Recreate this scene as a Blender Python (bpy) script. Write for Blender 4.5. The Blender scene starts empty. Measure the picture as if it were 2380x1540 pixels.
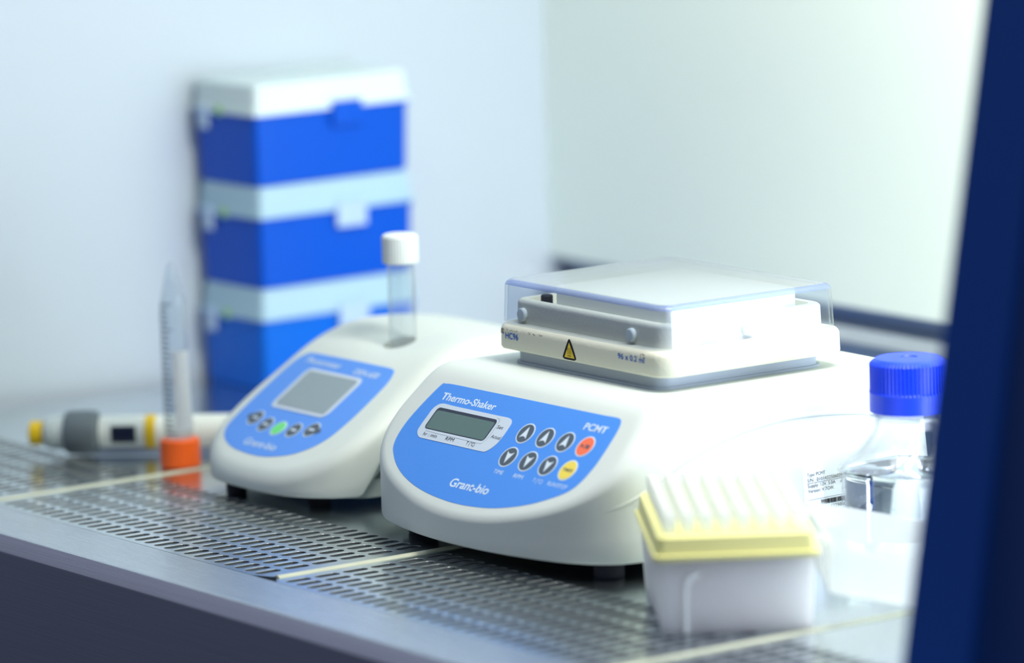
import bpy, bmesh, math, random
from math import sin, cos, pi, radians, sqrt, exp
from mathutils import Vector, Matrix
from mathutils.bvhtree import BVHTree
random.seed(7)
S = 0.001                      # all numbers below are millimetres
sc = bpy.context.scene
COL = sc.collection

# ------------------------------------------------------------------ camera
FPX = 12061.766
RX = Vector((0.57885574, 0.81486209, -0.03042698))
UP = Vector((-0.11142221, 0.11600513, 0.98697918))
FW = Vector((-0.80778161, 0.56792832, -0.15794397))
CP = Vector((2496.3876, -1404.8819, 544.3486))
cam = bpy.data.cameras.new('camera')
co = bpy.data.objects.new('camera', cam); COL.objects.link(co)
m = Matrix(((RX.x, UP.x, -FW.x, CP.x * S), (RX.y, UP.y, -FW.y, CP.y * S), (RX.z, UP.z, -FW.z, CP.z * S), (0, 0, 0, 1)))
co.matrix_world = m
cam.sensor_fit = 'HORIZONTAL'; cam.sensor_width = 36.0
cam.lens = FPX / 2380 * 36.0
cam.clip_start = 0.05; cam.clip_end = 20
cam.dof.use_dof = True
cam.dof.focus_distance = 2.748
cam.dof.aperture_fstop = 3.65
cam.dof.aperture_blades = 9
sc.camera = co
# ------------------------------------------------------------------ view, world, lights
sc.view_settings.view_transform = 'Standard'
sc.view_settings.look = 'None'
sc.view_settings.exposure = 0.0
sc.view_settings.gamma = 1.0
sc.view_settings.use_curve_mapping = False
w = bpy.data.worlds.new('room_air'); sc.world = w; w.use_nodes = True
_n = w.node_tree; _tc = _n.nodes.new('ShaderNodeTexCoord'); _sx = _n.nodes.new('ShaderNodeSeparateXYZ'); _cr = _n.nodes.new('ShaderNodeValToRGB')
_n.links.new(_tc.outputs['Generated'], _sx.inputs[0]); _mr = _n.nodes.new('ShaderNodeMapRange'); _mr.inputs['From Min'].default_value = -1
_n.links.new(_sx.outputs['Z'], _mr.inputs['Value']); _n.links.new(_mr.outputs['Result'], _cr.inputs['Fac'])
_cr.color_ramp.elements[0].position = 0.43; _cr.color_ramp.elements[0].color = (0.036, 0.044, 0.072, 1)      # dim lower half of the lab
_cr.color_ramp.elements[1].position = 1.0; _cr.color_ramp.elements[1].color = (1.25, 1.55, 1.95, 1)        # lighter upper half
_e = _cr.color_ramp.elements.new(0.74); _e.color = (0.19, 0.195, 0.27, 1)
_mx = _n.nodes.new('ShaderNodeMapRange'); _mx.inputs['From Min'].default_value = -0.6; _mx.inputs['From Max'].default_value = 0.8
_mx.inputs['To Min'].default_value = 1.15; _mx.inputs['To Max'].default_value = 0.12                        # the lab is darker towards the right
_n.links.new(_sx.outputs['X'], _mx.inputs['Value']); _vs = _n.nodes.new('ShaderNodeVectorMath'); _vs.operation = 'SCALE'
_n.links.new(_cr.outputs['Color'], _vs.inputs[0]); _n.links.new(_mx.outputs['Result'], _vs.inputs['Scale'])
_n.links.new(_vs.outputs['Vector'], _n.nodes['Background'].inputs[0])
_n.nodes['Background'].inputs[1].default_value = 1.0

def area(name, loc, target, sx, sy, power, color):
    l = bpy.data.lights.new(name, 'AREA'); l.shape = 'RECTANGLE'
    l.size = sx * S; l.size_y = sy * S; l.energy = power; l.color = color
    o = bpy.data.objects.new(name, l); COL.objects.link(o)
    o.location = Vector(loc) * S
    o.rotation_euler = (Vector(target) - Vector(loc)).to_track_quat('-Z', 'Y').to_euler()
    return o
area('cabinet_ceiling_lamp', (500, 70, 690), (440, 260, 0), 700, 140, 1.6, (0.98, 0.98, 0.92))
area('back_wall_fill', (640, 250, 680), (540, 567, 280), 480, 90, 9.6, (1.0, 0.98, 0.87))  # added fill light, washes the back wall to brighten it
_sw = area('side_window_daylight', (1060, 565, 95), (0, 440, 60), 580, 380, 2.6, (0.74, 0.83, 1.0))
_sw.data.spread = radians(94)

# ------------------------------------------------------------------ material helpers
def lin(c):
    return tuple(((v / 12.92) if v <= 0.04045 else ((v + 0.055) / 1.055) ** 2.4) for v in c)
def rgb(r, g, b): return lin((r / 255, g / 255, b / 255))
MATS = {}
def mat(name, c, rough=0.5, metal=0.0, bump=None, trans=0.0, ior=1.45, spec=0.5, var=None, sss=0, coat=0, aniso=None):
    m = bpy.data.materials.new(name); m.use_nodes = True; MATS[name] = m
    nt = m.node_tree; b = nt.nodes['Principled BSDF']
    b.inputs['Base Color'].default_value = (*c, 1)
    b.inputs['Roughness'].default_value = rough
    b.inputs['Metallic'].default_value = metal
    b.inputs['Transmission Weight'].default_value = trans
    b.inputs['IOR'].default_value = ior
    b.inputs['Specular IOR Level'].default_value = spec
    b.inputs['Coat Weight'].default_value = coat
    if sss:
        b.inputs['Subsurface Weight'].default_value = sss
        b.inputs['Subsurface Radius'].default_value = (0.004, 0.004, 0.004)
    tc = nt.nodes.new('ShaderNodeTexCoord')
    def noise(scale, detail, sx=(1, 1, 1)):
        mp = nt.nodes.new('ShaderNodeMapping'); mp.inputs['Scale'].default_value = sx
        nt.links.new(tc.outputs['Object'], mp.inputs['Vector'])
        n = nt.nodes.new('ShaderNodeTexNoise'); n.inputs['Scale'].default_value = scale
        n.inputs['Detail'].default_value = detail
        nt.links.new(mp.outputs['Vector'], n.inputs['Vector'])
        return n
    if bump:
        n = noise(bump[0], 3.0, bump[2] if len(bump) > 2 else (1, 1, 1))
        bp = nt.nodes.new('ShaderNodeBump'); bp.inputs['Strength'].default_value = bump[1]
        bp.inputs['Distance'].default_value = 0.0004
        nt.links.new(n.outputs['Fac'], bp.inputs['Height']); nt.links.new(bp.outputs['Normal'], b.inputs['Normal'])
    if var:   # (scale, amount, stretch) mild tone variation
        n = noise(var[0], 4.0, var[2] if len(var) > 2 else (1, 1, 1))
        rp = nt.nodes.new('ShaderNodeMapRange')
        rp.inputs['To Min'].default_value = 1 - var[1]; rp.inputs['To Max'].default_value = 1 + var[1]
        mx = nt.nodes.new('ShaderNodeVectorMath'); mx.operation = 'SCALE'
        mx.inputs[0].default_value = c
        nt.links.new(n.outputs['Fac'], rp.inputs['Value']); nt.links.new(rp.outputs['Result'], mx.inputs['Scale'])
        nt.links.new(mx.outputs['Vector'], b.inputs['Base Color'])
    if aniso is not None:
        n = noise(aniso[0], 2.0, aniso[1])
        rp = nt.nodes.new('ShaderNodeMapRange')
        rp.inputs['To Min'].default_value = max(0.02, rough - aniso[2]); rp.inputs['To Max'].default_value = rough + aniso[2]
        nt.links.new(n.outputs['Fac'], rp.inputs['Value']); nt.links.new(rp.outputs['Result'], b.inputs['Roughness'])
    return m
def clear(name, tint, ior=1.45, rough=0.03, diff=0.0, dcol=(0.9, 0.95, 1.0), translucent=False):
    """thin clear plastic: fresnel reflection over see-through, optional frosting"""
    m = bpy.data.materials.new(name); m.use_nodes = True; MATS[name] = m
    nt = m.node_tree; nt.nodes.clear()
    out = nt.nodes.new('ShaderNodeOutputMaterial')
    tr = nt.nodes.new('ShaderNodeBsdfTransparent'); tr.inputs[0].default_value = (*tint, 1)
    gl = nt.nodes.new('ShaderNodeBsdfGlossy'); gl.inputs['Roughness'].default_value = rough
    lw = nt.nodes.new('ShaderNodeLayerWeight'); lw.inputs['Blend'].default_value = 0.5
    pw = nt.nodes.new('ShaderNodeMath'); pw.operation = 'POWER'; pw.inputs[1].default_value = 4.0
    fr = nt.nodes.new('ShaderNodeMapRange'); fr.inputs['To Min'].default_value = ((ior - 1) / (ior + 1)) ** 2; fr.inputs['To Max'].default_value = 1.0
    nt.links.new(lw.outputs['Facing'], pw.inputs[0]); nt.links.new(pw.outputs[0], fr.inputs['Value'])
    mx = nt.nodes.new('ShaderNodeMixShader')
    src = tr
    if diff > 0:
        df = nt.nodes.new('ShaderNodeBsdfDiffuse'); df.inputs[0].default_value = (*dcol, 1)
        base = df
        if translucent:
            tl = nt.nodes.new('ShaderNodeBsdfTranslucent'); tl.inputs[0].default_value = (*dcol, 1)
            m0 = nt.nodes.new('ShaderNodeMixShader'); m0.inputs[0].default_value = 0.5
            nt.links.new(df.outputs[0], m0.inputs[1]); nt.links.new(tl.outputs[0], m0.inputs[2]); base = m0
        m1 = nt.nodes.new('ShaderNodeMixShader'); m1.inputs[0].default_value = diff
        nt.links.new(tr.outputs[0], m1.inputs[1]); nt.links.new(base.outputs[0], m1.inputs[2]); src = m1
    nt.links.new(fr.outputs[0], mx.inputs[0]); nt.links.new(src.outputs[0], mx.inputs[1]); nt.links.new(gl.outputs[0], mx.inputs[2])
    nt.links.new(mx.outputs[0], out.inputs['Surface'])
    return m

WALL = mat('white_wall_blue_cast', rgb(243, 247, 246), 0.32, bump=(60, 0.02))
WALLG = mat('white_wall_green_cast', rgb(242, 253, 245), 0.32, bump=(60, 0.02))  # white back wall; greenish cast of the light put into its colour
WALL.node_tree.nodes['Principled BSDF'].inputs['Base Color'].default_value = (*rgb(200, 212, 223), 1)  # white left wall; bluish, dimmer light put into its colour
STEEL = mat('brushed_steel', (0.60, 0.66, 0.69), 0.13, 1.0, bump=(40, 0.05, (1, 14, 14)), aniso=(30, (1, 12, 12), 0.05))
STEELT = mat('tray_steel', (0.65, 0.71, 0.74), 0.2, 1.0, bump=(30, 0.012, (1, 6, 6)), aniso=(30, (1, 6, 6), 0.03))
SILL = mat('sill_steel', (0.58, 0.61, 0.66), 0.27, 1.0, bump=(50, 0.10, (0.2, 34, 34)), aniso=(50, (0.25, 34, 34), 0.06), var=(24, 0.07, (0.3, 50, 50)))
DARKST = mat('dark_steel', (0.30, 0.36, 0.46), 0.4, 0.7, bump=(60, 0.1))
PAN = mat('drain_pan_steel', (0.13, 0.16, 0.19), 0.5, 0.5, var=(14, 0.4))
RIM = mat('slot_rim_steel', (0.55, 0.60, 0.62), 0.42, 0.6)
CUTEDGE = mat('dull_cut_steel', (0.115, 0.135, 0.145), 0.6, 0.2, var=(180, 0.5))
BEAD = mat('yellowed_bead', rgb(192, 194, 172), 0.4, var=(40, 0.14, (1, 1, 1)))
BODY = mat('white_abs_plastic', rgb(208, 215, 211), 0.38, bump=(900, 0.06), spec=0.4)
BODY2 = mat('white_abs_plastic_photometer', rgb(208, 215, 210), 0.42, bump=(700, 0.04), spec=0.4)
IVORY = mat('ivory_textured_plastic', rgb(226, 226, 208), 0.5, bump=(480, 0.55), spec=0.35)
IVORYD = mat('ivory_rim_plastic', rgb(222, 222, 206), 0.5, bump=(480, 0.5), spec=0.35)
COLLAR = mat('grey_pedestal_plastic', rgb(176, 188, 200), 0.45)
RUBBER = mat('black_rubber', rgb(14, 18, 34), 0.6)
PANEL = mat('blue_membrane', rgb(72, 140, 230), 0.42, bump=(1500, 0.12), spec=0.35)
PANEL2 = mat('blue_membrane_photometer', rgb(88, 148, 236), 0.42, bump=(1500, 0.08), spec=0.35)
FRAME = mat('pale_display_surround', rgb(196, 208, 222), 0.4)
LCD = mat('green_grey_lcd', rgb(78, 104, 102), 0.16, var=(30, 0.05), coat=0.6)
LCDRIM = mat('dark_lcd_border', rgb(38, 46, 66), 0.3)
LCD2 = mat('grey_lcd', rgb(138, 154, 162), 0.3)
BTN = mat('charcoal_button', rgb(72, 84, 98), 0.45)
LIGHTP = mat('pale_print', rgb(206, 220, 234), 0.5)
TEXTW = mat('white_print', rgb(205, 222, 240), 0.5)
TEXTD = mat('dark_print', rgb(40, 48, 66), 0.5)
TEXTB = mat('blue_print', rgb(48, 104, 196), 0.5)
ORANGE = mat('orange_button', rgb(244, 112, 74), 0.45)
YELLOWB = mat('yellow_button', rgb(232, 208, 84), 0.45)
GREENB = mat('green_button', rgb(112, 222, 128), 0.45)
SIGNY = mat('sign_yellow', rgb(236, 204, 52), 0.5)
BLACK = mat('sign_black', rgb(12, 12, 14), 0.5)
STAIN = mat('brown_scorch', rgb(104, 78, 66), 0.7)
RUST = mat('rust_stain', rgb(96, 66, 34), 0.8)
LABELW = mat('silver_white_label', rgb(226, 234, 240), 0.35)
ALU = mat('anodised_block', (0.84, 0.88, 0.89), 0.4, 0.1)
LID = clear('clear_lid_plastic', (0.93, 0.95, 0.985), 1.5, 0.03)
LIDT = clear('clear_lid_scratched_top', (0.90, 0.93, 0.96), 1.75, 0.09, 0.30, (0.86, 0.9, 0.9))
LIDE = clear('lid_edge_refraction', (0.50, 0.60, 0.86), 1.4, 0.05, 0.35, (0.34, 0.42, 0.72))  # clear edge; refracted dark blue surroundings painted in as slate-blue colour
TUBE = clear('clear_tube_plastic', (0.965, 0.98, 0.99), 1.45, 0.06, 0.07, (0.85, 0.92, 0.96))
TUBE2 = clear('clear_conical_plastic', (0.95, 0.97, 0.985), 1.4, 0.08, 0.05, (0.8, 0.88, 0.95))
CAPW = mat('white_screw_cap', rgb(226, 234, 232), 0.4, sss=0.2)
CAPO = mat('orange_screw_cap', rgb(252, 104, 30), 0.4)
CAPB = mat('blue_screw_cap', rgb(22, 66, 236), 0.36, spec=0.5)
BOTT = clear('clear_bottle_plastic', (0.97, 0.98, 1.0), 1.5, 0.02)
WATER = mat('water', (0.97, 0.99, 1.0), 0.0, trans=1.0, ior=1.33)
BOXB = mat('deep_blue_box_plastic', rgb(0, 84, 208), 0.35, spec=0.25)
BOXC = mat('sea_blue_box_plastic', rgb(0, 104, 220), 0.35, spec=0.25)
BOXL = mat('frosted_box_lid', rgb(176, 208, 226), 0.35)
BOXLT = mat('frosted_white_box_lid', rgb(222, 238, 240), 0.35)
LATCH = mat('frosted_latch', rgb(182, 206, 238), 0.35)
STICK = mat('green_dot_sticker', rgb(176, 226, 150), 0.5)
PIPW = mat('pipette_white', rgb(228, 234, 226), 0.4)
PIPG = mat('pipette_grey', rgb(96, 108, 114), 0.5)
PIPL = mat('pipette_light_grey', rgb(188, 200, 200), 0.45)
PIPY = mat('pipette_yellow', rgb(226, 190, 26), 0.45)
PIPE = mat('pipette_ejector_grey', rgb(158, 172, 196), 0.35, 0.3)
PIPD = mat('pipette_counter_window', rgb(24, 34, 58), 0.3)
NAVY = mat('navy_powder_coat', rgb(14, 72, 158), 0.42, spec=0.3)
RACKW = mat('white_rack_plastic', rgb(255, 255, 244), 0.45)
RIBW = mat('white_rib_plastic', rgb(252, 255, 252), 0.45)
_rb = RACKW.node_tree.nodes['Principled BSDF']; _rb.inputs['Subsurface Weight'].default_value = 1.0
_rb.inputs['Subsurface Radius'].default_value = (0.9, 1.0, 0.95); _rb.inputs['Subsurface Scale'].default_value = 0.06
RACKY = mat('yellow_tray_plastic', rgb(246, 240, 160), 0.4)
TIP = clear('frosted_tip_plastic', (0.95, 0.97, 0.98), 1.45, 0.25, 0.42, (0.98, 1.0, 0.99), True)
RLID = clear('frosted_rack_lid_plastic', (0.96, 0.98, 1.0), 1.45, 0.2, 0.52, (0.97, 0.99, 1.0), True)

# ------------------------------------------------------------------ object helpers
def link(name, me, parent=None, m=None, smooth=True, auto=35):
    o = bpy.data.objects.new(name, me); COL.objects.link(o)
    if m is not None and not me.materials: me.materials.append(m)
    if smooth:
        for p_ in me.polygons: p_.use_smooth = True
        if auto: me.set_sharp_from_angle(angle=radians(auto))
    if parent is not None: o.parent = parent
    return o
def mesh_from_bm(bm, name, scale=True):
    if scale: bmesh.ops.scale(bm, vec=(S, S, S), verts=bm.verts)
    bmesh.ops.recalc_face_normals(bm, faces=bm.faces)
    me = bpy.data.meshes.new(name); bm.to_mesh(me); bm.free(); return me
def obj(name, bm, m, parent=None, smooth=True, auto=35):
    return link(name, mesh_from_bm(bm, name), parent, m, smooth, auto)
def tag(o, label=None, cat=None, group=None, kind=None):
    if label: o['label'] = label
    if cat: o['category'] = cat
    if group: o['group'] = group
    if kind: o['kind'] = kind
    return o
def empty(name, loc, rz=0, label=None, cat=None, group=None):
    o = bpy.data.objects.new(name, None); COL.objects.link(o)
    o.location = Vector(loc) * S; o.rotation_euler = (0, 0, rz)
    o.empty_display_size = 0.02
    tag(o, label, cat, group); return o
def rrect(x0, x1, y0, y1, r, n=6):
    out = []
    for cx, cy, a0 in ((x1 - r, y1 - r, 0), (x0 + r, y1 - r, 90), (x0 + r, y0 + r, 180), (x1 - r, y0 + r, 270)):
        for k in range(n + 1):
            a = radians(a0 + 90 * k / n); out.append((cx + r * cos(a), cy + r * sin(a)))
    return out
def loft(bm, rings, cap0=True, cap1=True):
    vs = [[bm.verts.new(p) for p in r] for r in rings]
    n = len(vs[0])
    for a, b in zip(vs, vs[1:]):
        for i in range(n):
            bm.faces.new((a[i], a[(i + 1) % n], b[(i + 1) % n], b[i]))
    if cap0: bm.faces.new(list(reversed(vs[0])))
    if cap1: bm.faces.new(vs[-1])
    return vs
def rbox(bm, x0, x1, y0, y1, z0, z1, r=2, rt=0.0, rb=0.0, dx=0.0, n=6, open_top=False):
    """rounded-corner box; rt/rb = rounding of top/bottom edges, dx = draft (top smaller)"""
    rings = []
    def ring(z, ins):
        rr = max(r - ins, 0.05)
        return [(x, y, z) for x, y in rrect(x0 + ins, x1 - ins, y0 + ins, y1 - ins, rr, n)]
    h = z1 - z0
    D = lambda z: dx * (z - z0) / h
    if rb:
        for k in range(5):
            a = pi / 2 * k / 4; rings.append(ring(z0 + rb * (1 - sin(a)) if False else z0 + rb * (1 - cos(a)) * 0 + rb * (1 - cos(pi / 2 - a + 0)) * 0 + rb * (1 - sin(pi / 2 - a)) , D(z0) + rb * (1 - cos(pi / 2 - a) * 0 - sin(a))))
    else: rings.append(ring(z0, 0))
    if rt:
        for k in range(6):
            a = pi / 2 * k / 5; rings.append(ring(z1 - rt + rt * sin(a), D(z1) + rt * (1 - cos(a))))
    else: rings.append(ring(z1, D(z1)))
    loft(bm, rings, True, not open_top)
def lathe(bm, prof, n=48, cx=0, cy=0, cap0=True, cap1=True):
    rings = [[(cx + r * cos(2 * pi * i / n), cy + r * sin(2 * pi * i / n), z) for i in range(n)] for r, z in prof]
    return loft(bm, rings, cap0, cap1)
def lathe_axis(prof, n=40, cap0=True, cap1=True):
    """profile (r, t) turned around local X"""
    bm = bmesh.new()
    rings = [[(t, r * cos(2 * pi * i / n), r * sin(2 * pi * i / n)) for i in range(n)] for r, t in prof]
    loft(bm, rings, cap0, cap1); return bm
def slab(outline, fmap, d0, d1):
    """flat outline (u,v) mapped by fmap(u,v,d) into a thin plate"""
    bm = bmesh.new()
    loft(bm, [[fmap(u, v, d0) for u, v in outline], [fmap(u, v, d1) for u, v in outline]])
    return bm
def circle(cx, cy, r, n=40): return [(cx + r * cos(2 * pi * i / n), cy + r * sin(2 * pi * i / n)) for i in range(n)]
def smooth_closed(pts, n=8):
    out = []; N = len(pts)
    for i in range(N):
        p0, p1, p2, p3 = pts[i - 1], pts[i], pts[(i + 1) % N], pts[(i + 2) % N]
        for k in range(n):
            t = k / n
            out.append(tuple(0.5 * ((2 * b) + (-a + c) * t + (2 * a - 5 * b + 4 * c - d) * t * t + (-a + 3 * b - 3 * c + d) * t ** 3) for a, b, c, d in zip(p0, p1, p2, p3)))
    return out
def text_mesh(txt, bold=0.0):
    cu = bpy.data.curves.new('t', 'FONT'); cu.body = txt; cu.size = 1; cu.offset = bold; cu.extrude = 0.0; cu.resolution_u = 4
    o = bpy.data.objects.new('t', cu); COL.objects.link(o)
    dg = bpy.context.evaluated_depsgraph_get(); dg.update()
    me = bpy.data.meshes.new_from_object(o.evaluated_get(dg))
    bpy.data.objects.remove(o); bpy.data.curves.remove(cu)
    return me
def lettering(txt, fmap, u0, v0, u1, h, m, parent, d=0.25, bold=0.012, shear=0.0, name='lettering', base='cap'):
    """writes txt between u0 and u1, cap height h, baseline v0, on the surface fmap"""
    me = text_mesh(txt, bold)
    xs = [v.co.x for v in me.vertices]
    ref = text_mesh('H', bold); hc = max(v.co.y for v in ref.vertices); bpy.data.meshes.remove(ref)
    x0, x1 = min(xs), max(xs); sx = (u1 - u0) / (x1 - x0); sy = h / hc
    for v in me.vertices:
        yy = v.co.y * sy
        v.co = Vector(fmap(u0 + (v.co.x - x0) * sx + shear * yy, v0 + yy, d)) * S
    return link(name, me, parent, m, smooth=False)

# ------------------------------------------------------------------ setting
def wall_x(y): return -297 + 0.0615 * y
bm = bmesh.new()
loft(bm, [[(wall_x(-60) - 12, -60, z), (wall_x(-60), -60, z), (wall_x(575), 575, z), (wall_x(575) - 12, 575, z)] for z in (-40, 705)])
tag(obj('wall_left', bm, WALL, smooth=False), 'white left side wall of the cabinet, bluish light in its colour', kind='structure')
bm = bmesh.new(); rbox(bm, -275, 745, 567, 580, 52, 705, 0.2)
tag(obj('wall_back', bm, WALLG, smooth=False), 'white back wall of the cabinet, greenish light in its colour', kind='structure')
bm = bmesh.new(); rbox(bm, -310, 800, 0, 580, 700, 712, 0.2)
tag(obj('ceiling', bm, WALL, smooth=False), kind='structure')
# steel channel along the foot of the back wall: dark slot, bright ledge, dark kick plate
prof = [(566, 52), (566, 51), (578, 50), (578, 40), (563, 39), (557, 32), (563, 31), (566, 0), (582, 0), (582, 52)]
bm = bmesh.new(); loft(bm, [[(x, y, z) for y, z in prof] for x in (-262, 745)])
tag(obj('baseboard_back', bm, DARKST, smooth=False), 'dark steel channel at the foot of the back wall', kind='structure')
bm = bmesh.new(); loft(bm, [[(x, y, z) for y, z in [(562.9, 39.3), (556.8, 32.2), (555.5, 33), (562.2, 40.4)]] for x in (-261, 745)])
tag(obj('trim_1', bm, mat('ledge_steel', (0.62, 0.64, 0.66), 0.4, 0.9), smooth=False), 'bright ledge of the steel channel', kind='structure')
bm = bmesh.new(); rbox(bm, -300, 900, -40, 130, -42, -36, 0.2)
tag(obj('floor', bm, PAN, smooth=False), 'steel drain pan under the perforated trays', kind='structure')

# perforated steel work trays
PX, PY = 10.0, 17.6
def tray(x0, x1, first, n, label, notch=False):
    bm = bmesh.new()
    NS = 7
    cols = [first + i * PX for i in range(n)]
    cols = [c for c in cols if c - 3.4 > x0 and c + 6.8 < x1]
    def slot(cx, cy, r, hl):
        out = []
        for k in range(NS + 1):
            a = pi * k / NS; out.append((cx + r * cos(a), cy + hl + r * sin(a)))
        for k in range(NS + 1):
            a = pi + pi * k / NS; out.append((cx + r * cos(a), cy - hl + r * sin(a)))
        return out
    ya, yb = -1.45, -1.45 + 6 * PY
    for c in cols:
        for j in range(6):
            cx, cy = c + 1.7, j * PY + 2.4 + 4.45
            X0, X1, Y0, Y1 = cx - 5, cx + 5, cy - 8.8, cy + 8.8
            o1 = slot(cx, cy, 3.2, 4.35); o2 = slot(cx, cy, 3.13, 4.35)
            rect = []
            for (x, y) in o1:
                dx, dy = x - cx, y - cy
                # push to the rectangle border, corners handled by snapping
                t = min(5 / abs(dx) if abs(dx) > 1e-6 else 1e9, 8.8 / abs(dy) if abs(dy) > 1e-6 else 1e9)
                rect.append([cx + dx * t, cy + dy * t])
            for qx, qy in ((X0, Y0), (X0, Y1), (X1, Y0), (X1, Y1)):
                k = min(range(len(rect)), key=lambda i: (rect[i][0] - qx) ** 2 + (rect[i][1] - qy) ** 2)
                rect[k] = [qx, qy]
            loft(bm, [[(x, y, 0) for x, y in rect], [(x, y, 0) for x, y in o1], [(x, y, -0.10) for x, y in o2], [(x, y, -1.5) for x, y in o2],
                      [(x, y, -1.5) for x, y in rect]], False, False)
    gx0, gx1 = cols[0] + 1.7 - 5, cols[-1] + 1.7 + 5
    def plate(px0, px1, py0, py1, cut=False):
        if cut:
            o = [(px0, py0), (255, py0), (272, -0.6), (px1, 3.5), (px1, py1), (px0, py1)]
        else: o = [(px0, py0), (px1, py0), (px1, py1), (px0, py1)]
        loft(bm, [[(x, y, -1.5) for x, y in o], [(x, y, 0) for x, y in o]])
    g0 = 2.4 + 4.45 - 8.8; g1 = g0 + 6 * PY
    def poly(o): loft(bm, [[(x, y, -1.5) for x, y in o], [(x, y, 0) for x, y in o]])
    poly([(x0 + 6.8, g0), (gx0, g0), (gx0, g1), (x0, g1), (x0, 2.2)])
    poly([(gx1, g0), (x1 - 8.6, g0), (x1, 2.2), (x1, g1), (gx1, g1)])
    poly([(x0 + 10.4, -4.2), (x1 - 13.4, -4.2), (x1 - 8.6, g0), (x0 + 6.8, g0)])
    poly([(x0, g1), (x1, g1), (x1, 552), (x0, 552)])
    root = empty('perforated_work_tray', ((x0 + x1) / 2, 0, 0), 0, label, 'tray', 'perforated steel work trays')
    for v in bm.verts: v.co.x -= (x0 + x1) / 2
    pl_ = obj('slotted_plate', bm, STEELT, root, smooth=False)
    pl_.data.materials.append(CUTEDGE); pl_.data.materials.append(RIM)
    for p_ in pl_.data.polygons:
        if abs(p_.normal.z) < 0.3 and p_.center.z < -0.0003: p_.material_index = 1
        elif p_.normal.z < 0.9 and -0.0003 < p_.center.z < -0.00001: p_.material_index = 2
    return root
XL = [-13.2, 276.4, 565.6]
tr0 = tray(-268, -13.7, -289, 27, 'perforated steel work tray at the far left, in front of the pipette')
tr1 = tray(-13.2, 276.2, 0, 27, 'perforated steel work tray under the photometer, between the two pale divider strips', True)
tr2 = tray(276.8, 565.2, 289, 27, 'perforated steel work tray under the thermo shaker')
tr3 = tray(565.8, 850, 578, 27, 'perforated steel work tray at the lower right in front of the blue post')
for rt_, xx, off in ((tr1, -13.4, -1), (tr2, 276.5, -1), (tr3, 565.5, -1)):
    bm = bmesh.new(); cx = rt_.location.x / S
    pr = [(-2.6, 0.02), (-2.0, 0.7), (0, 1.1), (2.0, 0.7), (2.6, 0.02)]
    loft(bm, [[(xx - cx + 1.2 + a, y, z) for a, z in pr] for y in (2.0, 550)])
    tag(obj('divider_bead', bm, BEAD, rt_), 'pale yellowed raised divider strip')
# fixed front sill of the cabinet
prof = [(-4.6, 0), (-43.4, 0), (-44.2, -0.4), (-44.6, -0.9), (-49.4, -7.0), (-49.9, -7.8), (-50.1, -8.8), (-50.1, -260), (-40, -260), (-40, -16), (-6, -12), (-4.6, -2)]
bm = bmesh.new(); loft(bm, [[(x, y, z) for y, z in prof] for x in (-420, 900)])
o = obj('front_sill', bm, SILL, smooth=True, auto=16)
tag(o, 'long brushed steel front sill with bevelled lip running along the cabinet opening', 'sill')
# navy side post
bm = bmesh.new()
def posty(z): return -15.6 + 0.185 * z
rings = []
for z in (-4.4, 40, 700):
    y = posty(z)
    rings.append([(793.5, y + 2.5, z), (795, y, z), (838, y, z), (840.5, y + 2.5, z), (840.5, y + 130, z), (793.5, y + 130, z)])
loft(bm, rings)
o = obj('cabinet_side_post', bm, NAVY, auto=20)
tag(o, 'slanted dark navy blue post standing at the right edge of the cabinet', 'post')

# ------------------------------------------------------------------ thermo shaker
def shell(outline, H, R, draft, zb, cx, spine, nin=26, narc=7):
    """closed body: outline (x,y) ccw, top height H(x,y), edge radius R(x,y)"""
    N = len(outline); nrm = []
    for i in range(N):
        a = Vector(outline[i - 1]); b = Vector(outline[(i + 1) % N]); t = (b - a).normalized(); nrm.append(Vector((-t.y, t.x)))
    rings = []
    P = [Vector(p_) for p_ in outline]
    fb = [zb(p_.x, p_.y) for p_ in P]
    rings.append([(P[i].x + nrm[i].x * 1.4, P[i].y + nrm[i].y * 1.4, fb[i]) for i in range(N)])
    rings.append([(P[i].x + nrm[i].x * 0.4, P[i].y + nrm[i].y * 0.4, fb[i] + 0.4) for i in range(N)])
    rings.append([(P[i].x, P[i].y, fb[i] + 1.4) for i in range(N)])
    def pt(i, d):
        q = P[i] + nrm[i] * d; return q
    edge = []
    for k in range(narc + 1):
        ph = pi / 2 * k / narc; ring = []
        for i in range(N):
            r = R(P[i].x, P[i].y); h0 = H(P[i].x, P[i].y)
            dr = draft(P[i].x, P[i].y) * (h0 - r - fb[i])
            q = pt(i, dr + r * (1 - cos(ph)))
            z = H(q.x, q.y) - r + r * sin(ph)
            z = max(z, fb[i] + 2)
            ring.append((q.x, q.y, z))
        if k == 0:
            for t in (0.33, 0.66):
                rings.append([(P[i].x + (ring[i][0] - P[i].x) * t, P[i].y + (ring[i][1] - P[i].y) * t, fb[i] + 1.4 + (ring[i][2] - fb[i] - 1.4) * t) for i in range(N)])
        rings.append(ring); edge = ring
    for k in range(1, nin + 1):
        s = k / nin
        ring = []
        for i in range(N):
            sx, sy = spine(P[i].x, P[i].y)
            x = edge[i][0] + (sx - edge[i][0]) * s; y = edge[i][1] + (sy - edge[i][1]) * s
            if k == nin: x = sx
            ring.append((x, y, H(x, y)))
        rings.append(ring)
    bm = bmesh.new(); vs = loft(bm, rings, True, False)
    bmesh.ops.remove_doubles(bm, verts=bm.verts, dist=0.02)
    return bm
def smin(a, b, k):
    h = max(k - abs(a - b), 0) / k
    return min(a, b) - h * h * k * 0.25
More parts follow.
